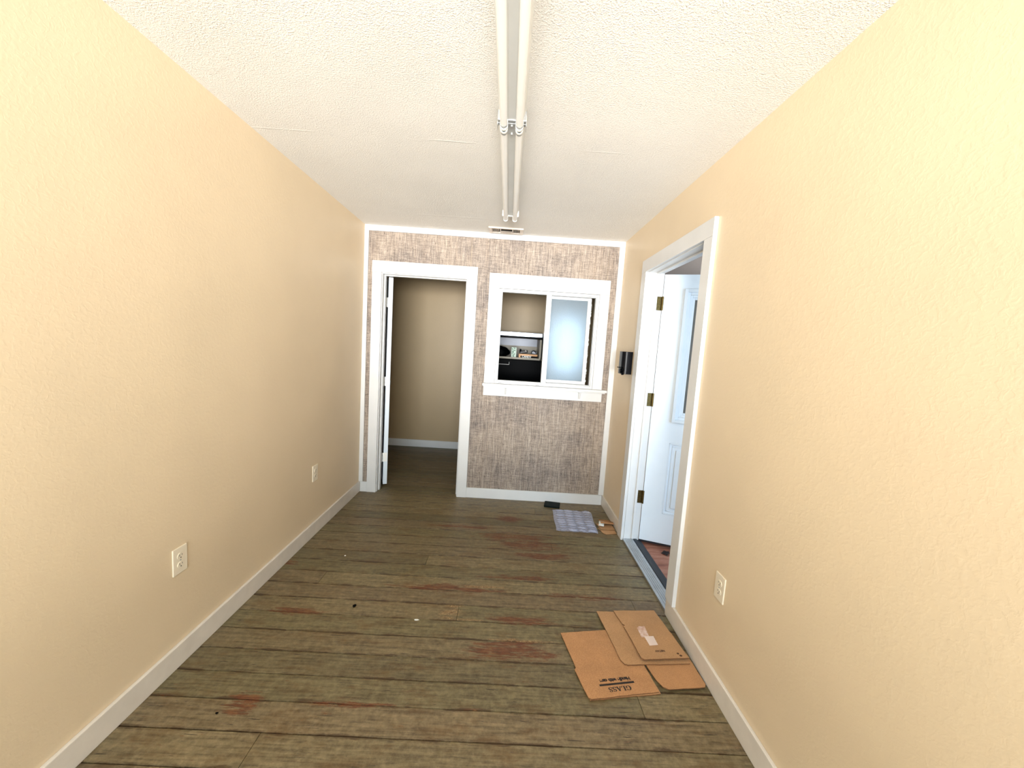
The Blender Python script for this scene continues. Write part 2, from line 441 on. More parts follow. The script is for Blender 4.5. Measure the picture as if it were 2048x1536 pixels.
# back room shell
bk = MB(); bk.box(XB0, XB1, YO, YO + .1, 0, 1.12).box(XB0, XB1, YO, YO + .1, 1.95, H).box(XB0, 1.98, YO, YO + .1, 1.12, 1.95).box(2.38, XB1, YO, YO + .1, 1.12, 1.95)
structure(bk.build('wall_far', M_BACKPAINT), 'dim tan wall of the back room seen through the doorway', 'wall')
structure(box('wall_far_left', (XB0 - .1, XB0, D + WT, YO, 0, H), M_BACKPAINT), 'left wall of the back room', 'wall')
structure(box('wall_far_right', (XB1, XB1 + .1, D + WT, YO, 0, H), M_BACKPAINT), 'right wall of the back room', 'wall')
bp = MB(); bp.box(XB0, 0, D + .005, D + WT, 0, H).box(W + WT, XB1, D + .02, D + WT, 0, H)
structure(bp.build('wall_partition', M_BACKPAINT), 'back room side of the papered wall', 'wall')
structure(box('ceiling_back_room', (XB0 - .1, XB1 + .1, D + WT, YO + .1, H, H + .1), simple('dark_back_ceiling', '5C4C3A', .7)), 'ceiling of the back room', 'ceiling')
structure(box('baseboard_far', (XB0, XB1, YO - .015, YO, 0, .10), M_TRIM, bev=.003), 'white baseboard on the far wall of the back room', 'baseboard')

# side room shell
SX0, SX1, SY0, SY1 = W + WT, 5.2, 0.72, 3.6
sf = structure(box('floor_side_room', (SX0, SX1, SY0, SY1, -.08, -.035), M_DARK), 'reddish worn floor of the side room', 'floor')
yy = SY0
while yy < SY1 - .01:
    y2 = min(yy + .14, SY1)
    xs = [SX0, SX0 + random.uniform(.6, 2.0), SX1]
    for i in (0, 1):
        MB().box(xs[i] + .001, xs[i + 1] - .001, yy + .001, y2 - .001, -.035, -.015, bev=.002).build('plank', M_SIDEFLOOR, sf)
    yy = y2
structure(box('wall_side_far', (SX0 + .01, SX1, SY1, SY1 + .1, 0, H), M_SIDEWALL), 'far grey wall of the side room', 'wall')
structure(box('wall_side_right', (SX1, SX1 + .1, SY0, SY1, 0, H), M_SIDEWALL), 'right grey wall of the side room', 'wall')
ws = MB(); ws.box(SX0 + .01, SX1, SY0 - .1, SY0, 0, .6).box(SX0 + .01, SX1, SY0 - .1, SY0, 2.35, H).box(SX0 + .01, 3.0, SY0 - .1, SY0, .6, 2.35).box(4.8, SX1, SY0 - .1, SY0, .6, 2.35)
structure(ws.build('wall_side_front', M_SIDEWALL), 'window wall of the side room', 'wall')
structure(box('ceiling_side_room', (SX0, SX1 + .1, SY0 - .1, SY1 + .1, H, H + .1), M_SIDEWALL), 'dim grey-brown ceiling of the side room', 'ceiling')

# ------------------------------------------------------------------ trims and baseboards
TT = 0.014
structure(box('trim_1', (0.0, W, D - TT, D, H - .05, H), M_TRIM, bev=.002), 'white batten along the top of the papered wall', 'trim')
structure(box('trim_2', (0.0, .037, D - TT, D, .10, H - .05), M_TRIM, bev=.002), 'white vertical batten in the left corner', 'trim')
structure(box('trim_3', (W - .05, W, D - TT, D, .10, H - .05), M_TRIM, bev=.002), 'white vertical batten in the right corner', 'trim')
structure(box('baseboard_back', (OX1 + .098, W - .016, D - .016, D, 0, .098), M_TRIM, bev=.003), 'white baseboard under the burlap panels', 'baseboard')
structure(box('baseboard_back_left', (.016, OX0 - .093, D - .016, D, 0, .098), M_TRIM, bev=.003), 'short white baseboard left of the doorway', 'baseboard')
def baseb(name, x0, x1, y0, y1, lab):
    m = MB(); m.box(x0, x1, y0, y1, 0, .102, bev=.004); return structure(m.build(name, M_BASE), lab, 'baseboard')
baseb('baseboard_left', 0, .015, YF, D, 'cream baseboard along the left wall')
baseb('baseboard_right', W - .015, W, YF, DY0 - .002, 'cream baseboard on the near right wall')
baseb('baseboard_right_far', W - .015, W, DY1 + .098, D, 'cream baseboard between side door and corner')

# ------------------------------------------------------------------ doorway in the papered wall (door_1)
d1 = structure(empty('door_1', (.56, D, 0)), 'white cased doorway to the back room, its door swung away', 'door')
CT = 0.020
box('casing', (OX0 - .092, OX0 - .006, D - CT, D, 0, OZ + .008), M_TRIM, d1, .002)
box('casing', (OX1 + .006, OX1 + .098, D - CT, D, 0, OZ + .008), M_TRIM, d1, .002)
box('casing', (OX0 - .094, OX1 + .098, D - CT, D, OZ + .009, OZ + .112), M_TRIM, d1, .002)
box('jamb', (OX0 - JT, OX0, D, D + WT, 0, OZ), M_TRIM, d1, .001)
box('jamb', (OX1, OX1 + JT, D, D + WT, 0, OZ), M_TRIM, d1, .001)
box('jamb', (OX0 - JT, OX1 + JT, D, D + WT, OZ, OZ + JT), M_TRIM, d1, .001)
for dd in ((OX0, OX0 + .011, 0, OZ), (OX1 - .011, OX1, 0, OZ), (OX0 + .011, OX1 - .011, OZ - .011, OZ)):
    box('door_stop', (dd[0], dd[1], D + .045, D + .080, dd[2], dd[3]), M_TRIM, d1, .002)
# latch mark on the right casing
MB().cyl((.995, D - CT - .001, 1.245), (.995, D - CT, 1.245), .006, 10).build('nail_hole', M_STEEL, d1)
# leaf swung 112 degrees into the back room
px, py = OX0 + .012, D + WT + .012
lm = Matrix.Translation((px, py, 0)) @ Matrix.Rotation(R(112), 4, 'Z')
lb = MB(); lb.box(.004, .752, -.043, -.003, .025, OZ - .006, bev=.002, mtx=lm)
leaf1 = lb.build('door_leaf', M_DOOR, d1)
kn = MB(); kp = lm @ Vector((.70, -.043, .98)); kq = lm @ Vector((.70, -.095, .98)); kn.cyl(kp, kq, .012); kn.cyl(lm @ Vector((.70, -.085, .98)), lm @ Vector((.70, -.11, .98)), .027, 20)
kn.build('door_knob', M_STEEL, leaf1, True)
for z in (1.83, 1.068, .305):
    h = MB(); h.cyl((px - .002, py, z - .045), (px - .002, py, z + .045), .006, 12)
    for q in range(3): h.cyl((px - .002, py, z - .030 + q * .03), (px - .002, py, z - .024 + q * .03), .0075, 12)
    h.box(-.001, .0035, -.036, 0, z - .045, z + .045, mtx=lm)
    h.box(OX0 - .001, OX0 + .002, D + .084, D + WT + .005, z - .045, z + .045)
    h.build('hinge', M_SOCKET, d1)

# ------------------------------------------------------------------ pass window (window_1)
w1 = structure(empty('window_1', (1.7, D, 1.13)), 'white framed sliding pass window, left half open, right half frosted', 'window')
box('casing', (WX0 - .095, WX0 + .002, D - CT, D, 1.130, WZ1 - .001), M_TRIM, w1, .002)
box('casing', (WX1 - .002, WX1 + .088, D - CT, D, 1.130, WZ1 - .001), M_TRIM, w1, .002)
box('casing', (WX0 - .095, WX1 + .088, D - CT, D, WZ1, WZ1 + .132), M_TRIM, w1, .002)
box('stool', (1.142, 2.312, D - .062, D, 1.106, 1.129), M_TRIM, w1, .003)
box('stool_molding', (1.150, 2.300, D - .040, D, 1.094, 1.1055), M_TRIM, w1, .003)
box('apron', (1.152, 2.276, D - .018, D, 1.012, 1.0935), M_TRIM, w1, .002)
for bx in (1.362, 2.062):
    m = MB(); mt = Matrix.Translation((bx, 0, 0)) @ Matrix(((0, 0, 1, 0), (1, 0, 0, 0), (0, 1, 0, 0), (0, 0, 0, 1)))
    m.prism([(D - .018, 1.0935), (D - .055, 1.0935), (D - .052, 1.085), (D - .022, 1.03), (D - .018, 1.03)], -.009, .009, mtx=mt)
    m.build('bracket', M_TRIM, w1)
def ring(m, x0, x1, z0, z1, wl, wr_, wb_, wt, y0, y1, bev=.002):
    m.box(x0, x0 + wl, y0, y1, z0, z1, bev); m.box(x1 - wr_, x1, y0, y1, z0, z1, bev)
    m.box(x0 + wl, x1 - wr_, y0, y1, z0, z0 + wb_, bev); m.box(x0 + wl, x1 - wr_, y0, y1, z1 - wt, z1, bev)
m = MB(); ring(m, WX0 + .003, WX1 - .003, WZ0, WZ1 - .002, .022, .020, .024, .020, D - .012, D + .09)
ring(m, WX0 + .025, WX1 - .023, WZ0 + .024, WZ1 - .022, .008, .008, .008, .008, D + .002, D + .05)
m.build('window_frame', M_VINYL, w1)
box('center_post', (1.690, 1.738, D - .006, D + .05, WZ0 + .024, WZ1 - .022), M_VINYL, w1, .003)
m = MB(); ring(m, 1.715, 2.122, WZ0 + .033, WZ1 - .031, .030, .034, .030, .026, D + .052, D + .078)
sash = m.build('sash', M_VINYL, w1)
m = MB(); m.box(1.744, 2.090, D + .062, D + .067, WZ0 + .06, WZ1 - .055); m.build('pane', M_FROST, sash)
# ragged caulk and paint flakes on the sash's free edge
m = MB()
for i in range(46):
    z = random.uniform(WZ0 + .05, WZ1 - .06); ww = random.uniform(.002, .009)
    m.box(2.121, 2.121 + ww, D + .06, D + .072, z, z + random.uniform(.004, .03))
tag(m.build('flaking_caulk', M_WHITE, sash), 'ragged white flakes along the sash edge', kind='stuff')
m = MB()
m.box(1.285, 1.325, D - .013, D - .011, WZ0 + .006, WZ0 + .009); m.box(1.64, 1.68, D - .013, D - .011, WZ0 + .004, WZ0 + .007)
m.build('weep_slots', M_SLOT, w1)

# ------------------------------------------------------------------ side door (door_2)
d2 = structure(empty('door_2', (W, 2.48, 0)), 'white exterior door with a glazed half, swung out into the side room', 'door')
CW = .094
XI = W - .022
box('casing', (XI, W, DY1 + .004, DY1 + .096, 0, DZ + .004), M_TRIM, d2, .002)
box('casing', (XI, W, DY0 - .092, DY0 - .004, .103, DZ + .004), M_TRIM, d2, .002)
box('casing', (XI, W, DY0 - .092, DY1 + .096, DZ + .005, DZ + .098), M_TRIM, d2, .002)
box('jamb', (W, W + WT, DY1, DY1 + JT, -.01, DZ), M_TRIM, d2, .001)
box('jamb', (W, W + WT, DY0 - JT, DY0, -.01, DZ), M_TRIM, d2, .001)
box('jamb', (W, W + WT, DY0 - JT, DY1 + JT, DZ, DZ + JT), M_TRIM, d2, .001)
for dd in ((DY1 - .012, DY1, 0, DZ), (DY0, DY0 + .012, 0, DZ), (DY0 + .012, DY1 - .012, DZ - .012, DZ)):
    box('door_stop', (W + .058, W + .076, dd[0], dd[1], max(dd[2], .022), dd[3]), M_TRIM, d2, .002)
m = MB(); m.box(W - .008, W + .076, DY0, DY1, -.01, .016, .002)
for q in range(4): m.box(W + .012 + q * .014, W + .017 + q * .014, DY0, DY1, .016, .0185)
m.build('threshold', M_ALU, d2)
m = MB(); m.box(W + .077, W + .105, DY0 + .001, DY1 - .001, -.01, .020, .004); m.box(W + .106, W + .135, DY0 + .001, DY1 - .001, -.012, .012, .003)
m.build('sill_seal', M_RUBBER, d2)
hx, hy = W + .116, DY1 - .010
lm2 = Matrix.Translation((hx, hy, 0)) @ Matrix.Rotation(R(-19.3), 4, 'Z')
# leaf: u along local x, face towards local -y
LW, LB, LT_ = .822, .024, 2.090
m = MB()
u0, u1 = .154, .668
lz0, lz1 = .993, 1.981
for (a, b, c, d) in ((0.003, u0, LB, LT_), (u1, LW, LB, LT_), (u0, u1, lz1, LT_), (u0, u1, .826, lz0), (u0, u1, LB, .262)):
    m.box(a, b, 0.003, .045, c, d, mtx=lm2)
m.box(.398, .424, 0.003, .045, .262, .826, mtx=lm2)
leaf2 = m.build('door_leaf', M_DOOR, d2)
for (a, b) in ((u0, .398), (.424, u1)):
    m = MB()
    m.box(a, b, .012, .036, .262, .826, mtx=lm2)
    ring_m = lambda e, y0: [m.box(a + e, a + e + .012, y0, .014, .262 + e, .826 - e, .003, lm2), m.box(b - e - .012, b - e, y0, .014, .262 + e, .826 - e, .003, lm2),
                            m.box(a + e, b - e, y0, .014, .262 + e, .274 + e, .003, lm2), m.box(a + e, b - e, y0, .014, .814 - e, .826 - e, .003, lm2)]
    ring_m(0.0, .004); ring_m(.022, .009)
    m.box(a + .052, b - .052, .006, .013, .262 + .052, .826 - .052, .004, lm2)
    m.build('door_panel', M_DOOR, leaf2)
m = MB()
for e, wdt, y0, y1 in ((-.004, .024, -.018, .058), (.018, .022, -.004, .046), (.040, .016, .004, .040), (.056, .016, .010, .034)):
    x0, x1, z0, z1 = u0 + e, u1 - e, lz0 + e, lz1 - e
    m.box(x0, x0 + wdt, y0, y1, z0, z1, .003, lm2); m.box(x1 - wdt, x1, y0, y1, z0, z1, .003, lm2)
    m.box(x0 + wdt, x1 - wdt, y0, y1, z0, z0 + wdt, .003, lm2); m.box(x0 + wdt, x1 - wdt, y0, y1, z1 - wdt, z1, .003, lm2)
lite = m.build('lite_frame', M_DOOR, leaf2)
m = MB(); m.box(u0 + .068, u1 - .068, .020, .024, lz0 + .068, lz1 - .068, mtx=lm2); m.build('pane', M_CLEAR, leaf2)
m = MB(); m.box(.003, LW, .006, .040, .008, LB, mtx=lm2); m.build('door_sweep', M_RUBBER, leaf2)
m = MB(); m.cyl(lm2 @ Vector((.762, -.05, .95)), lm2 @ Vector((.762, 0.01, .95)), .012); m.cyl(lm2 @ Vector((.762, -.07, .95)), lm2 @ Vector((.762, -.04, .95)), .028, 20)
m.build('door_knob', M_BRASS, leaf2, True)
for z in (1.876, 1.145, .37):
    m = MB(); m.cyl((hx + .003, hy - .002, z - .051), (hx + .003, hy - .002, z + .051), .007, 12)
    m.box(W + .078, W + .118, DY1 - .004, DY1 - .0005, z - .051, z + .051)
    m.box(0.0, .003, 0.004, .040, z - .051, z + .051, mtx=lm2)
    for q in (-.03, 0, .03): m.cyl((W + .092, DY1 - .006, z + q), (W + .092, DY1 - .004, z + q), .004, 8)
    m.build('hinge', M_BRASS, d2)

# ------------------------------------------------------------------ fluorescent strip lights
def strip_light(y0, y1, label):
    cx = 1.318
    t = tag(empty('strip_light', (cx, (y0 + y1) / 2, H)), label, 'ceiling light', 'bare two-tube strip lights on the ceiling')
    m = MB()
    m.box(cx - .060, cx + .060, y0, y1, H - .004, H, .001)
    m.prism([(cx - .058, H - .004), (cx - .050, H - .030), (cx - .014, H - .040), (cx + .014, H - .040), (cx + .050, H - .030), (cx + .058, H - .004)], 0, y1 - y0,
            mtx=Matrix(((1, 0, 0, 0), (0, 0, 1, y0), (0, 1, 0, 0), (0, 0, 0, 1))))
    m.build('channel', M_CHANNEL, t)
    for yy, s in ((y0, 1), (y1, -1)):
        e = MB(); e.box(cx - .062, cx + .062, min(yy, yy + s * .020), max(yy, yy + s * .020), H - .046, H - .004, .002); e.build('end_plate', M_SOCKET if yy > 2.5 or yy < 1 else M_STEEL, t)
        for q in (-.034, .034):
            e = MB(); ya, yb = (yy + s * .004, yy + s * .016)
            a, b = min(ya, yb), max(ya, yb)
            mt = Matrix.Translation((cx + q, a, H - .066)) @ Matrix(((1, 0, 0, 0), (0, 0, 1, 0), (0, 1, 0, 0), (0, 0, 0, 1)))
            pts = [(.017 * math.cos(an), .017 * math.sin(an)) for an in [math.pi + math.pi * i / 12 for i in range(13)]]
            e.prism([(-.017, .026)] + pts + [(.017, .026)], 0, b - a, mtx=mt)
            so = e.build('lamp_socket', M_SOCKET, t)
            e = MB(); e.cyl((cx + q, b, H - .072), (cx + q, b + .0015, H - .072), .009, 14); e.cyl((cx + q, a - .0015, H - .072), (cx + q, a, H - .072), .009, 14)
            e.build('contact', M_TEAL, so)
    for q in (-.034, .034):
        e = MB(); e.cyl((cx + q, y0 + .020, H - .064), (cx + q, y1 - .020, H - .064), .0155, 24); tb = e.build('lamp_tube', M_TUBE, t); smooth_by_angle(tb)
        for ya, yb in ((y0 + .0165, y0 + .032), (y1 - .032, y1 - .0165)):
            MB().cyl((cx + q, ya, H - .064), (cx + q, yb, H - .064), .0162, 24).build('end_cap', M_STEEL, tb)
    return t
strip_light(.548, 1.768, 'bare two-tube strip light nearest the camera, running out of the top of the photo')
t2 = strip_light(1.772, 2.985, 'bare two-tube strip light ending just before the ceiling vent')
m = MB(); m.box(1.318 - .019, 1.318 + .019, 1.774, 1.86, H - .043, H - .041); 
m.box(1.318 - .064, 1.318 - .062, 1.774, 1.82, H - .052, H - .006); m.box(1.318 + .062, 1.318 + .064, 1.774, 1.82, H - .052, H - .006)
m.cyl((1.318, 1.785, H - .052), (1.318, 1.785, H - .042), .0045, 10); m.cyl((1.318, 1.85, H - .052), (1.318, 1.85, H - .042), .0045, 10)
m.build('joining_plate', simple('grey_zinc_plate', 'BDBDBA', .4), t2)

# ------------------------------------------------------------------ ceiling vent
v = tag(empty('ceiling_vent', (1.28, 3.465, H)), 'small cream metal air register on the ceiling above the white batten', 'vent')
vx0, vx1, vy0, vy1 = 1.128, 1.432, 3.392, 3.545
m = MB(); z0, z1 = H - .012, H
m.box(vx0, vx1, vy0, vy0 + .022, z0, z1, .003); m.box(vx0, vx1, vy1 - .022, vy1, z0, z1, .003)
m.box(vx0, vx0 + .030, vy0 + .022, vy1 - .022, z0, z1, .003); m.box(vx1 - .030, vx1, vy0 + .022, vy1 - .022, z0, z1, .003)
m.box(1.228, 1.236, vy0 + .022, vy1 - .022, z0, z1); m.box(1.334, 1.342, vy0 + .022, vy1 - .022, z0, z1)
m.build('frame', M_VENT, v)
box('duct_opening', (vx0 + .03, vx1 - .03, vy0 + .022, vy1 - .022, H - .003, H - .001), M_DARK, v)
for i in range(5):
    for sgn, xc in ((1, 1.164 + i * .013), (-1, 1.350 + i * .013)):
        mt = Matrix.Translation((xc, 0, H - .009)) @ Matrix.Rotation(R(24 * sgn), 4, 'Y')
        MB().box(-.001, .001, vy0 + .023, vy1 - .023, -.005, .006, mtx=mt).build('slat', M_VENT, v)
mt = Matrix.Translation((0, 3.475, H - .009)) @ Matrix.Rotation(R(28), 4, 'X')
MB().box(1.237, 1.333, -.036, .036, -.001, .001, mtx=mt).build('center_flap', M_VENT, v)

# ------------------------------------------------------------------ outlets
def outlet(side, y, z, label):
    t = tag(empty('wall_outlet', (0 if side < 0 else W, y, z)), label, 'outlet', 'ivory duplex outlets')
    # local frame: a along wall (y), b up, c out of wall
    def mt(c0=0.0):
        if side < 0: return Matrix(((0, 0, 1, 0 + c0), (1, 0, 0, y), (0, 1, 0, z), (0, 0, 0, 1)))
        return Matrix(((0, 0, -1, W - c0), (1, 0, 0, y), (0, 1, 0, z), (0, 0, 0, 1)))
    m = MB(); m.box(-.036, .036, -.059, .059, 0, .006, .0025, mt()); m.build('plate', M_PLATE, t)
    for s in (-1, 1):
        m = MB(); zc = s * .0195
        poly = [(.017 * math.cos(a) , zc + .0145 * math.sin(a)) for a in [2 * math.pi * i / 20 for i in range(20)]]
        m.prism(poly, .006, .0078, mtx=mt()); rc = m.build('receptacle', M_PLATE, t)
        m = MB(); m.box(-.0075, -.0055, zc - .001, zc + .008, .0078, .0082, 0, mt()); m.box(.0055, .0075, zc, zc + .007, .0078, .0082, 0, mt())
        m.prism([(.0028 * math.cos(a), zc - .0075 + .0028 * math.sin(a)) for a in [2 * math.pi * i / 10 for i in range(10)]], .0078, .0082, mtx=mt())
        m.build('slots', M_SLOT, rc)
    m = MB(); m.prism([(.003 * math.cos(a), .003 * math.sin(a)) for a in [2 * math.pi * i / 10 for i in range(10)]], .006, .0072, mtx=mt()); m.build('screw', M_STEEL, t)
outlet(-1, 1.577, .477, 'ivory outlet on the left wall nearest the camera')
outlet(-1, 2.735, .470, 'ivory outlet on the left wall close to the back doorway')
outlet(1, 1.597, .472, 'ivory outlet on the right wall above the cardboard')

# ------------------------------------------------------------------ dark box on the right wall
t = tag(empty('wall_box', (W, 3.16, 1.41)), 'small dark navy metal box with a spindle, on the wall beside the side door', 'wall box')
prof = []
for i in range(9):
    a = R(90 + 90 * i / 8 ); prof.append((W - .052 + .026 * math.cos(a), 3.19 + .026 * math.sin(a)))
for i in range(9):
    a = R(180 + 90 * i / 8); prof.append((W - .042 + .036 * math.cos(a), 3.126 + .036 * math.sin(a)))
prof = [(W, 3.216)] + prof + [(W, 3.090)]
m = MB(); m.prism(prof, 1.318, 1.502, bev=.0015); ob = m.build('body', M_NAVY, t); smooth_by_angle(ob, 40)
m = MB(); m.cyl((W - .078, 3.12, 1.352), (W - .050, 3.12, 1.352), .026, 20); m.cyl((W - .086, 3.12, 1.345), (W - .078, 3.12, 1.345), .019, 16)
m.cyl((W - .075, 3.11, 1.322), (W - .058, 3.11, 1.322), .012, 14); ob = m.build('knob', M_BLACK, t); smooth_by_angle(ob)
m = MB(); m.cyl((W - .112, 3.12, 1.372), (W - .07, 3.12, 1.372), .0028, 8); m.build('spindle', M_BLACK, t)

# ------------------------------------------------------------------ cabinet in the back room
t = tag(empty('storage_cabinet', (1.4, D + 1.3, 0)), 'tall black cabinet with chrome top edge and open shelf, seen through the pass window', 'cabinet')
CX0, CX1, CY0, CY1 = 1.00, 1.80, D + 1.15, YO - .03
m = MB()
m.box(CX0, CX1, CY0, CY1, 0, 1.331, .003); m.box(CX1 - .022, CX1, CY0 - .005, CY1, 1.345, 1.665, .002); m.box(CX0, CX0 + .022, CY0 - .005, CY1, 1.345, 1.665, .002)
m.box(CX0 + .022, CX1 - .022, CY0 + .01, CY1, 1.60, 1.655, .002)
m.build('body', M_BLACK, t)
m = MB(); m.box(CX0, CX1 - .02, CY0 - .022, CY0 + .01, 1.612, 1.668, .006); m.build('chrome_rail', M_CHROME, t)
m = MB(); m.box(CX0 + .022, CX1 - .05, CY1 - .05, CY1 - .03, 1.50, 1.60); m.build('back_panel', M_GREY, t)
m = MB(); m.box(CX0 + .022, CX1 - .035, CY0 + .02, CY1 - .05, 1.332, 1.352); m.box(CX0 + .022, CX1 - .035, CY0 + .002, CY0 + .02, 1.332, 1.357, .002)
m.box(CX1 - .05, CX1 - .024, CY0 + .002, CY1 - .03, 1.352, 1.59, .002); m.box(CX0 + .022, CX1 - .05, CY1 - .065, CY1 - .05, 1.352, 1.50)
m.build('shelf_tray', M_SHELF, t)
m = MB(); m.box(CX0 + .01, CX1 - .01, CY0 - .018, CY0 - .001, .75, 1.322, .004); dr = m.build('drawer', M_BLACK, t)
m = MB()
m.cyl((1.16, CY0 - .045, 1.262), (1.385, CY0 - .045, 1.262), .0035, 8); m.cyl((1.385, CY0 - .045, 1.262), (1.385, CY0 - .018, 1.292), .0035, 8); m.cyl((1.16, CY0 - .045, 1.262), (1.16, CY0 - .018, 1.292), .0035, 8)
m.build('handle', simple('satin_nickel', 'CFCFCF', .35), dr)
# things on the shelf
zt = 1.3525
def blob(name, cx, cyy, cz, rx, ry, rz, mat, seed, parent=None, amp=.22):
    b = bmesh.new(); bmesh.ops.create_icosphere(b, subdivisions=3, radius=1); rr = random.Random(seed)
    ph = [rr.uniform(0, 6) for _ in range(6)]
    for vv in b.verts:
        c = vv.co; f = 1 + amp * (math.sin(3 * c.x + ph[0]) * math.sin(4 * c.y + ph[1]) + .5 * math.sin(7 * c.z + ph[2]) * math.sin(6 * c.x + ph[3]))
        c = c * f; vv.co = Vector((cx + c.x * rx, cyy + c.y * ry, max(zt, cz + c.z * rz)))
    m = MB(); m._merge(b); return m.build(name, mat, parent, True)
tag(blob('black_bag', 1.25, CY0 + .15, zt + .055, .125, .09, .075, M_BLACK, 3), 'slumped black bag at the left of the cabinet shelf', 'bag')
t = tag(empty('printed_carton', (1.435, CY0 + .08, zt)), 'upright white carton with green pattern on the cabinet shelf', 'carton')
box('body', (1.405, 1.468, CY0 + .05, CY0 + .11, zt, zt + .125), simple('pale_green_carton', 'D5EBDD', .5), t, .002)
for i in range(9):
    a = random.uniform(0, 3.1); x = random.uniform(1.415, 1.452); z = zt + .014 + i * .0125
    mt = Matrix.Translation((x, CY0 + .0495, z)) @ Matrix.Rotation(a, 4, 'Y')
    MB().box(-.011, .011, -.0006, 0, -.004, .004, mtx=mt).build('printed_leaf', simple('green_ink', '2F6B4A', .6) if i == 0 else bpy.data.materials['green_ink'], t)
t = tag(empty('candy_box', (1.62, CY0 + .07, zt)), 'orange and black candy box lying on the cabinet shelf', 'box')
box('body', (1.500, 1.735, CY0 + .045, CY0 + .15, zt, zt + .050), simple('orange_carton', 'C98A3C', .4), t, .002)
box('label_band', (1.522, 1.735, CY0 + .0442, CY0 + .045, zt, zt + .026), M_BLACK, t)
def text(name, body, size, mat, parent, mtx, bold=0.0, sx=1.0):
    cu = bpy.data.curves.new(name, 'FONT'); cu.body = body; cu.size = size; cu.offset = bold; cu.align_x = 'CENTER'; cu.align_y = 'CENTER'; cu.extrude = 0.0002
    o = bpy.data.objects.new(name, cu); COL.objects.link(o); cu.materials.append(mat)
    o.parent = parent; o.matrix_parent_inverse = parent_world(parent).inverted(); o.matrix_basis = mtx @ Matrix.Diagonal((sx, 1, 1, 1))
    me = bpy.data.meshes.new_from_object(o); me.name = name
    n = bpy.data.objects.new(name, me); COL.objects.link(n); n.parent = parent; n.matrix_parent_inverse = o.matrix_parent_inverse.copy(); n.matrix_basis = o.matrix_basis.copy()
    bpy.data.objects.remove(o); n.name = name; return n
text('lettering', 'CANDY', .034, M_WHITE, t, Matrix.Translation((1.60, CY0 + .0437, zt + .015)) @ Matrix.Rotation(R(90), 4, 'X'), .0012)
ga = tag(empty('dark_gadget', (1.57, CY0 + .1, zt + .05)), 'dark gadget lying on top of the candy box, nearer the green carton', 'gadget')  # dark gadget of no known kind
m = MB(); m.box(-.05, .05, -.03, .03, 0, .035, .008, Matrix.Translation((1.565, CY0 + .10, zt + .056)) @ Matrix.Rotation(R(-12), 4, 'Y')); m.cyl((1.52, CY0 + .08, zt + .066), (1.52, CY0 + .1, zt + .105), .012, 12)
m.build('body', M_NAVY, ga)
MB().cyl((1.585, CY0 + .066, zt + .088), (1.585, CY0 + .074, zt + .088), .009, 12).build('button', M_SHELF, ga)
gb = tag(empty('grey_gadget', (1.69, CY0 + .1, zt + .05)), 'grey gadget with dark loop on top of the candy box, at its right end', 'gadget')
m = MB(); m.box(-.034, .034, -.03, .03, 0, .040, .009, Matrix.Translation((1.690, CY0 + .10, zt + .052)) @ Matrix.Rotation(R(10), 4, 'Y')); m.build('body', M_GREY, gb)
m = MB()
for i in range(8):
    a, b = math.pi * i / 8, math.pi * (i + 1) / 8
    m.cyl((1.685 + .028 * math.cos(a), CY0 + .062, zt + .060 + .036 * math.sin(a)), (1.685 + .028 * math.cos(b), CY0 + .062, zt + .060 + .036 * math.sin(b)), .0045, 8)
m.build('loop', M_BLACK, gb)

# ------------------------------------------------------------------ flattened cartons on the floor
def wavy(poly, amp, seg, seed):
    rr = random.Random(seed); out = []
    for i, a in enumerate(poly):
        b = poly[(i + 1) % len(poly)]; L = math.dist(a, b); n = max(1, int(L / seg))
        for k_ in range(n):
            f = k_ / n; nx, ny = -(b[1] - a[1]) / L, (b[0] - a[0]) / L
            w = rr.uniform(-amp, amp) if k_ else 0
            out.append((a[0] + (b[0] - a[0]) * f + nx * w, a[1] + (b[1] - a[1]) * f + ny * w))
    return out
def sheet(name, poly, z0, th, mat, parent, tilt=None, seed=1):
    """corrugated sheet: two liners with a darker fluted core between"""
    m = MB(); pl = wavy(poly, .0014, .03, seed)
    b = bmesh.new()
    hz = (lambda x, y: 0.0) if tilt is None else tilt
    def tri(zoff, shrink=0.0):
        vs = [b.verts.new((x, y, z0 + zoff + hz(x, y))) for x, y in pl]; return vs
    lo, hi = tri(0), tri(th)
    b.faces.new(hi); b.faces.new(lo[::-1])
    fs = []
    for i in range(len(pl)):
        j = (i + 1) % len(pl); f = b.faces.new((lo[i], lo[j], hi[j], hi[i])); f.material_index = 1
    bmesh.ops.recalc_face_normals(b, faces=b.faces[:])
    me = bpy.data.meshes.new(name); b.to_mesh(me); b.free(); me.materials.append(mat); me.materials.append(M_CARDE)
    o = bpy.data.objects.new(name, me); COL.objects.link(o); o.parent = parent; o.matrix_parent_inverse = parent_world(parent).inverted()
    return o
t = tag(empty('flattened_carton', (2.0, 1.7, 0)), 'flattened cardboard carton printed GLASS, lying lowest by the right baseboard', 'cardboard')
A = [(1.730, 1.855), (1.755, 1.725), (1.772, 1.640), (1.764, 1.628), (1.800, 1.488), (1.812, 1.482), (2.123, 1.534), (2.108, 1.66), (2.078, 1.91)]
pa = sheet('carton_panel', A, .006, .004, M_CARD, t, seed=3)
sheet('carton_panel', [(1.735, 1.850), (1.785, 1.60), (1.806, 1.482), (2.13, 1.530), (2.08, 1.90)], .001, .004, M_CARD2, t, seed=9)
pb = sheet('carton_flap', [(2.118, 1.662), (2.134, 1.590), (2.150, 1.560), (2.172, 1.548), (2.345, 1.568), (2.356, 1.582), (2.352, 1.70), (2.33, 1.90), (2.085, 1.875)], .007, .004, M_CARD, t, seed=4)
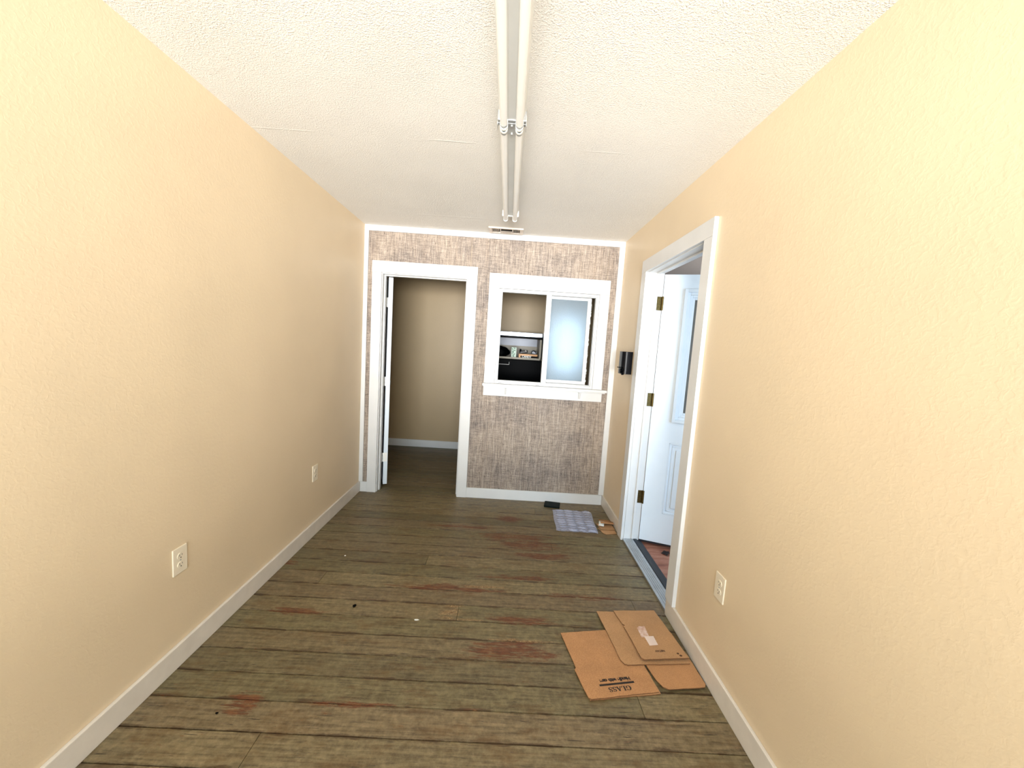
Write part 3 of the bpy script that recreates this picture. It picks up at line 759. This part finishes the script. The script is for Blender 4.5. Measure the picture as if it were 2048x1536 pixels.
# printing
def ribbon(pts, ws):
    polys = []
    for i in range(len(pts) - 1):
        def off(i_):
            a = pts[max(0, i_ - 1)]; b = pts[min(len(pts) - 1, i_ + 1)]; L = math.dist(a, b); return -(b[1] - a[1]) / L * ws[i_] / 2, (b[0] - a[0]) / L * ws[i_] / 2
        a, b = pts[i], pts[i + 1]; oa, ob_ = off(i), off(i + 1)
        polys.append([(a[0] + oa[0], a[1] + oa[1]), (a[0] - oa[0], a[1] - oa[1]), (b[0] - ob_[0], b[1] - ob_[1]), (b[0] + ob_[0], b[1] + ob_[1])])
    return polys
def rect(x0, x1, y0, y1): return [(x0, y0), (x1, y0), (x1, y1), (x0, y1)]
gp = [(.5 + .40 * math.cos(a), .5 + .48 * math.sin(a)) for a in [R(40 + 285 * i / 18) for i in range(19)]]
gw = [.06 + .15 * max(0, -math.cos(R(40 + 285 * i / 18))) for i in range(19)]
G_ = ribbon(gp, gw) + [rect(.74, .90, .08, .42), rect(.58, 1.0, .40, .46), rect(.80, .86, .68, .98)]
L_ = [rect(.14, .34, 0, 1), rect(0, .80, 0, .06), rect(.73, .80, 0, .30), rect(0, .50, .94, 1)]
A_ = [[(.10, 0), (.18, 0), (.54, .96), (.47, 1)], [(.42, 1), (.56, 1), (.98, 0), (.74, 0)], rect(.26, .76, .33, .39), rect(0, .32, 0, .05), rect(.62, 1.06, 0, .05)]
sp_ = [(.66, .80), (.60, .92), (.42, .97), (.22, .92), (.14, .78), (.20, .65), (.38, .55), (.56, .44), (.66, .32), (.64, .14), (.48, .03), (.28, .03), (.12, .14), (.08, .26)]
S_ = ribbon(sp_, [.05, .06, .08, .10, .13, .16, .19, .19, .16, .13, .10, .08, .06, .05]) + [rect(.64, .69, .70, .98), rect(.05, .10, .02, .32)]
def glyphs(name, word, h, sxx, mtx, parent, mat):
    m = MB(); x = 0
    adv = {'G': 1.08, 'L': .88, 'A': 1.06, 'S': .82}
    tot = sum(adv[c] for c in word)
    for c in word:
        for poly in {'G': G_, 'L': L_, 'A': A_, 'S': S_}[c]:
            for bo, bz in ((-.045, 0), (0, .00004), (.045, .00008)):
                m.flat([[((px_ + x + bo - tot / 2) * h * sxx, (py_ - .5) * h) for px_, py_ in poly]], bz, mtx)
        x += adv[c]
    return m.build(name, mat, parent)
zp = .0106
rot = Matrix.Rotation(R(189.5), 4, 'Z')
glyphs('printed_word', 'GLASS', .0225, 1.00, Matrix.Translation((1.950, 1.539, zp)) @ rot, pa, M_INK)
m = MB(); m.box(-.083, .083, -.0045, .0045, 0, .0003, mtx=Matrix.Translation((1.944, 1.564, zp)) @ rot); m.build('printed_bar', M_INK, pa)
text('printed_words', 'Handle with care', .0235, M_INK, pa, Matrix.Translation((1.940, 1.585, zp)) @ rot, .0011, .90)

t = tag(empty('flattened_carton', (2.15, 1.85, 0)), 'flattened cardboard carton with tape strips, lying uppermost on the GLASS carton', 'cardboard')
SL = .030
lift = lambda x, y: SL * (2.052 - y)
def on_top(x, y): return Matrix.Translation((x, y, .0220 + lift(x, y) + .0008)) @ Matrix.Rotation(-math.atan(SL), 4, 'X')
sheet('carton_panel', [(1.958, 2.028), (1.967, 1.95), (1.985, 1.80), (1.998, 1.690), (2.010, 1.668), (2.025, 1.664), (2.335, 1.690), (2.30, 2.04)], .0125, .004, M_CARD2, t, seed=5)
pd = sheet('carton_panel', [(2.056, 2.032), (2.062, 1.985), (2.075, 1.925), (2.086, 1.915), (2.076, 1.905), (2.088, 1.80), (2.097, 1.690), (2.110, 1.682), (2.338, 1.706), (2.325, 1.80), (2.312, 1.93), (2.298, 2.052)], .0180, .004, M_CARD2, t, lift, seed=6)
def patch(name, poly, z, mat, parent):
    m = MB(); b = bmesh.new(); f = b.faces.new([b.verts.new((x, y, .0221 + z + lift(x, y))) for x, y in poly])
    ret = bmesh.ops.extrude_face_region(b, geom=[f])
    for g_ in ret['geom']:
        if isinstance(g_, bmesh.types.BMVert): g_.co.z += .0003
    bmesh.ops.recalc_face_normals(b, faces=b.faces[:]); m._merge(b); return m.build(name, mat, parent)
patch('tape', [(2.146, 1.897), (2.160, 1.911), (2.192, 1.914), (2.190, 1.836), (2.147, 1.829)], 0.0, M_TAPE, pd)
m = patch('tape', [(2.163, 1.836), (2.213, 1.842), (2.214, 1.781), (2.168, 1.773)], .0004, simple('fresh_tape', 'E2CDC0', .25), pd)
text('printed_mark', 'NETAV', .016, M_INK2, pd, on_top(2.207, 1.741) @ Matrix.Rotation(R(187), 4, 'Z'), .0005)
for (x, y_, r_) in ((2.292, 1.730, .006), (2.301, 1.717, .007)):
    m = MB(); zd = .0222 + lift(x, y_); m.prism([(x + r_ * math.cos(a), y_ + r_ * .8 * math.sin(a)) for a in [2 * math.pi * i / 12 for i in range(12)]], zd, zd + .0008); m.build('printed_dot', M_INK2, pd)

# ------------------------------------------------------------------ air pillow film
NX, NY = 96, 108
corners = [Vector((1.850, 2.990)), Vector((2.196, 2.985)), Vector((2.222, 3.385)), Vector((1.862, 3.395))]
b = bmesh.new(); grid = []
rr = random.Random(5)
cellh = {(i, j): rr.uniform(.55, 1.0) for i in range(-1, 6) for j in range(-1, 14)}
for j in range(NY + 1):
    row = []
    for i in range(NX + 1):
        u, v_ = i / NX, j / NY
        e = .006 * math.sin(9 * v_) + .004 * math.sin(23 * u + 1)
        p = (corners[0] * (1 - u) + corners[1] * u) * (1 - v_) + (corners[3] * (1 - u) + corners[2] * u) * v_
        cu_, cv_ = (u - .06) / .92 * 4, v_ * 9 - .05
        ci, cj = math.floor(cu_), math.floor(cv_); fu, fv = cu_ - ci, cv_ - cj
        inside = 0 <= cu_ <= 4 and 0 <= cv_ <= 9
        h = (max(0, math.sin(math.pi * fu)) ** .3) * (max(0, math.sin(math.pi * fv)) ** .55) * cellh[(ci, cj)] * .017 if inside else .001
        h += .0012 * math.sin(70 * u + 9 * v_) * math.sin(60 * v_ + 11 * u) + .0012
        row.append(b.verts.new((p.x + e * .5, p.y + e, .0022 + max(0, h) + .006 * max(0, v_ - .85) * abs(math.sin(9 * u)))))
    grid.append(row)
for j in range(NY):
    for i in range(NX):
        b.faces.new((grid[j][i], grid[j][i + 1], grid[j + 1][i + 1], grid[j + 1][i]))
m = MB(); m._merge(b); ob = m.build('air_pillow_sheet', M_FILM, None, True)
tag(ob, 'clear plastic air pillow packing sheet lying by the back baseboard', 'packing')

# torn cardboard strips and curled paper beside the film
def bent(name, p0, p1, w, heights, mat, parent, th=.0025):
    """strip from p0 to p1, width w, following the heights"""
    p0, p1 = Vector(p0), Vector(p1); d = (p1 - p0); nrm = Vector((-d.y, d.x)).normalized() * w / 2; b = bmesh.new(); n = len(heights); t_, l_ = [], []
    for i, hh in enumerate(heights):
        c = p0 + d * i / (n - 1)
        t_.append([b.verts.new((*(c + nrm * s), hh + th)) for s in (-1, 1)]); l_.append([b.verts.new((*(c + nrm * s), hh)) for s in (-1, 1)])
    for i in range(n - 1):
        b.faces.new((t_[i][0], t_[i + 1][0], t_[i + 1][1], t_[i][1])); b.faces.new((l_[i][1], l_[i + 1][1], l_[i + 1][0], l_[i][0]))
        for s in (0, 1): b.faces.new((l_[i][s], l_[i + 1][s], t_[i + 1][s], t_[i][s]))
    for q in (0, -1): b.faces.new((l_[q][0], l_[q][1], t_[q][1], t_[q][0]))
    bmesh.ops.recalc_face_normals(b, faces=b.faces[:]); m = MB(); m._merge(b); return m.build(name, mat, parent, True)
t = tag(empty('torn_cardboard', (2.28, 3.02, 0)), 'folded strip of torn cardboard against the right baseboard beside the air pillows', 'cardboard')
sheet('carton_flap', [(2.215, 3.085), (2.238, 2.992), (2.262, 2.972), (2.350, 2.992), (2.352, 3.03), (2.340, 3.10)], .001, .004, M_CARD2, t, seed=11)
sheet('carton_flap', [(2.216, 3.150), (2.232, 3.045), (2.352, 3.050), (2.350, 3.15)], .0055, .004, M_CARD2, t, lambda x, y: .010 * max(0, (y - 3.05)), seed=12)
t = tag(empty('curled_flap', (2.26, 3.16, .0)), 'small curled brown cardboard flap with a white torn corner beside the air pillows', 'cardboard')
bent('flap', (2.315, 3.245), (2.300, 3.105), .11, [.0012, .004, .012, .022, .030, .034, .034], M_CARD, t)
bent('torn_corner', (2.262, 3.150), (2.243, 3.085), .045, [.034, .030, .024, .022], M_WHITE, t, .0015)

# ------------------------------------------------------------------ small floor things
t = MB(); t.prism([(1.790, 3.452), (1.936, 3.432), (1.957, 3.545), (1.812, 3.568)], .0012, .016, bev=.003)
tag(t.build('rubber_block', M_PAD), 'small flat black-green block on the floor against the back baseboard', 'block')
def chip(name, x, y_, rx, ry, h, mat, label, cat, seed):
    rr = random.Random(seed); n = 11
    poly = [(x + rx * rr.uniform(.75, 1.1) * math.cos(2 * math.pi * i / n), y_ + ry * rr.uniform(.75, 1.1) * math.sin(2 * math.pi * i / n)) for i in range(n)]
    m = MB(); m.prism(poly, .0008, .0008 + h, bev=h * .3); tag(m.build(name, mat), label, cat)
chip('black_disc', .602, 1.987, .010, .012, .004, M_BLACK, 'tiny round black disc on bare floorboards left of centre', 'disc', 1)  # dark knot-hole-like spot in the boards, built as a flat disc
chip('paint_chip', .965, 1.905, .014, .006, .002, M_WHITE, 'pale sliver of paint on the boards left of the splintered spot', 'chip', 2)
chip('paint_chip', .345, 2.47, .007, .006, .002, M_WHITE, 'white paint fleck on the floor near the left baseboard', 'chip', 4)
chip('dark_crumb', .325, 1.352, .006, .004, .003, M_BLACK, 'tiny black crumb on the near boards towards the left baseboard', 'crumb', 5)
# dead leaf in the side room
b = bmesh.new()
pts = [(0, 0), (.03, .022), (.05, .012), (.07, .03), (.062, -.004), (.105, -.03), (.052, -.018), (.03, -.04), (.018, -.016)]
vs = [b.verts.new((2.625 + x, 2.755 + y_, -.012 + .012 * abs(math.sin(40 * x + 20 * y_)))) for x, y_ in pts]
f = b.faces.new(vs); ret = bmesh.ops.extrude_face_region(b, geom=[f])
for g_ in ret['geom']:
    if isinstance(g_, bmesh.types.BMVert): g_.co.z += .0015
m = MB(); m._merge(b); tag(m.build('dry_leaf', simple('dark_dry_leaf', '1E100C', .7)), 'dark dry leaf on the reddish floor beyond the side door', 'leaf')

# ------------------------------------------------------------------ back-room window, added to make the frosted pane glow
w2 = structure(empty('added_window', (2.18, YO, 1.53)), 'window added on the far wall of the back room to make the frosted glass glow', 'window')
m = MB(); ring(m, 1.98, 2.38, 1.12, 1.95, .025, .025, .03, .03, YO - .01, YO + .06); m.build('window_frame', M_VINYL, w2)
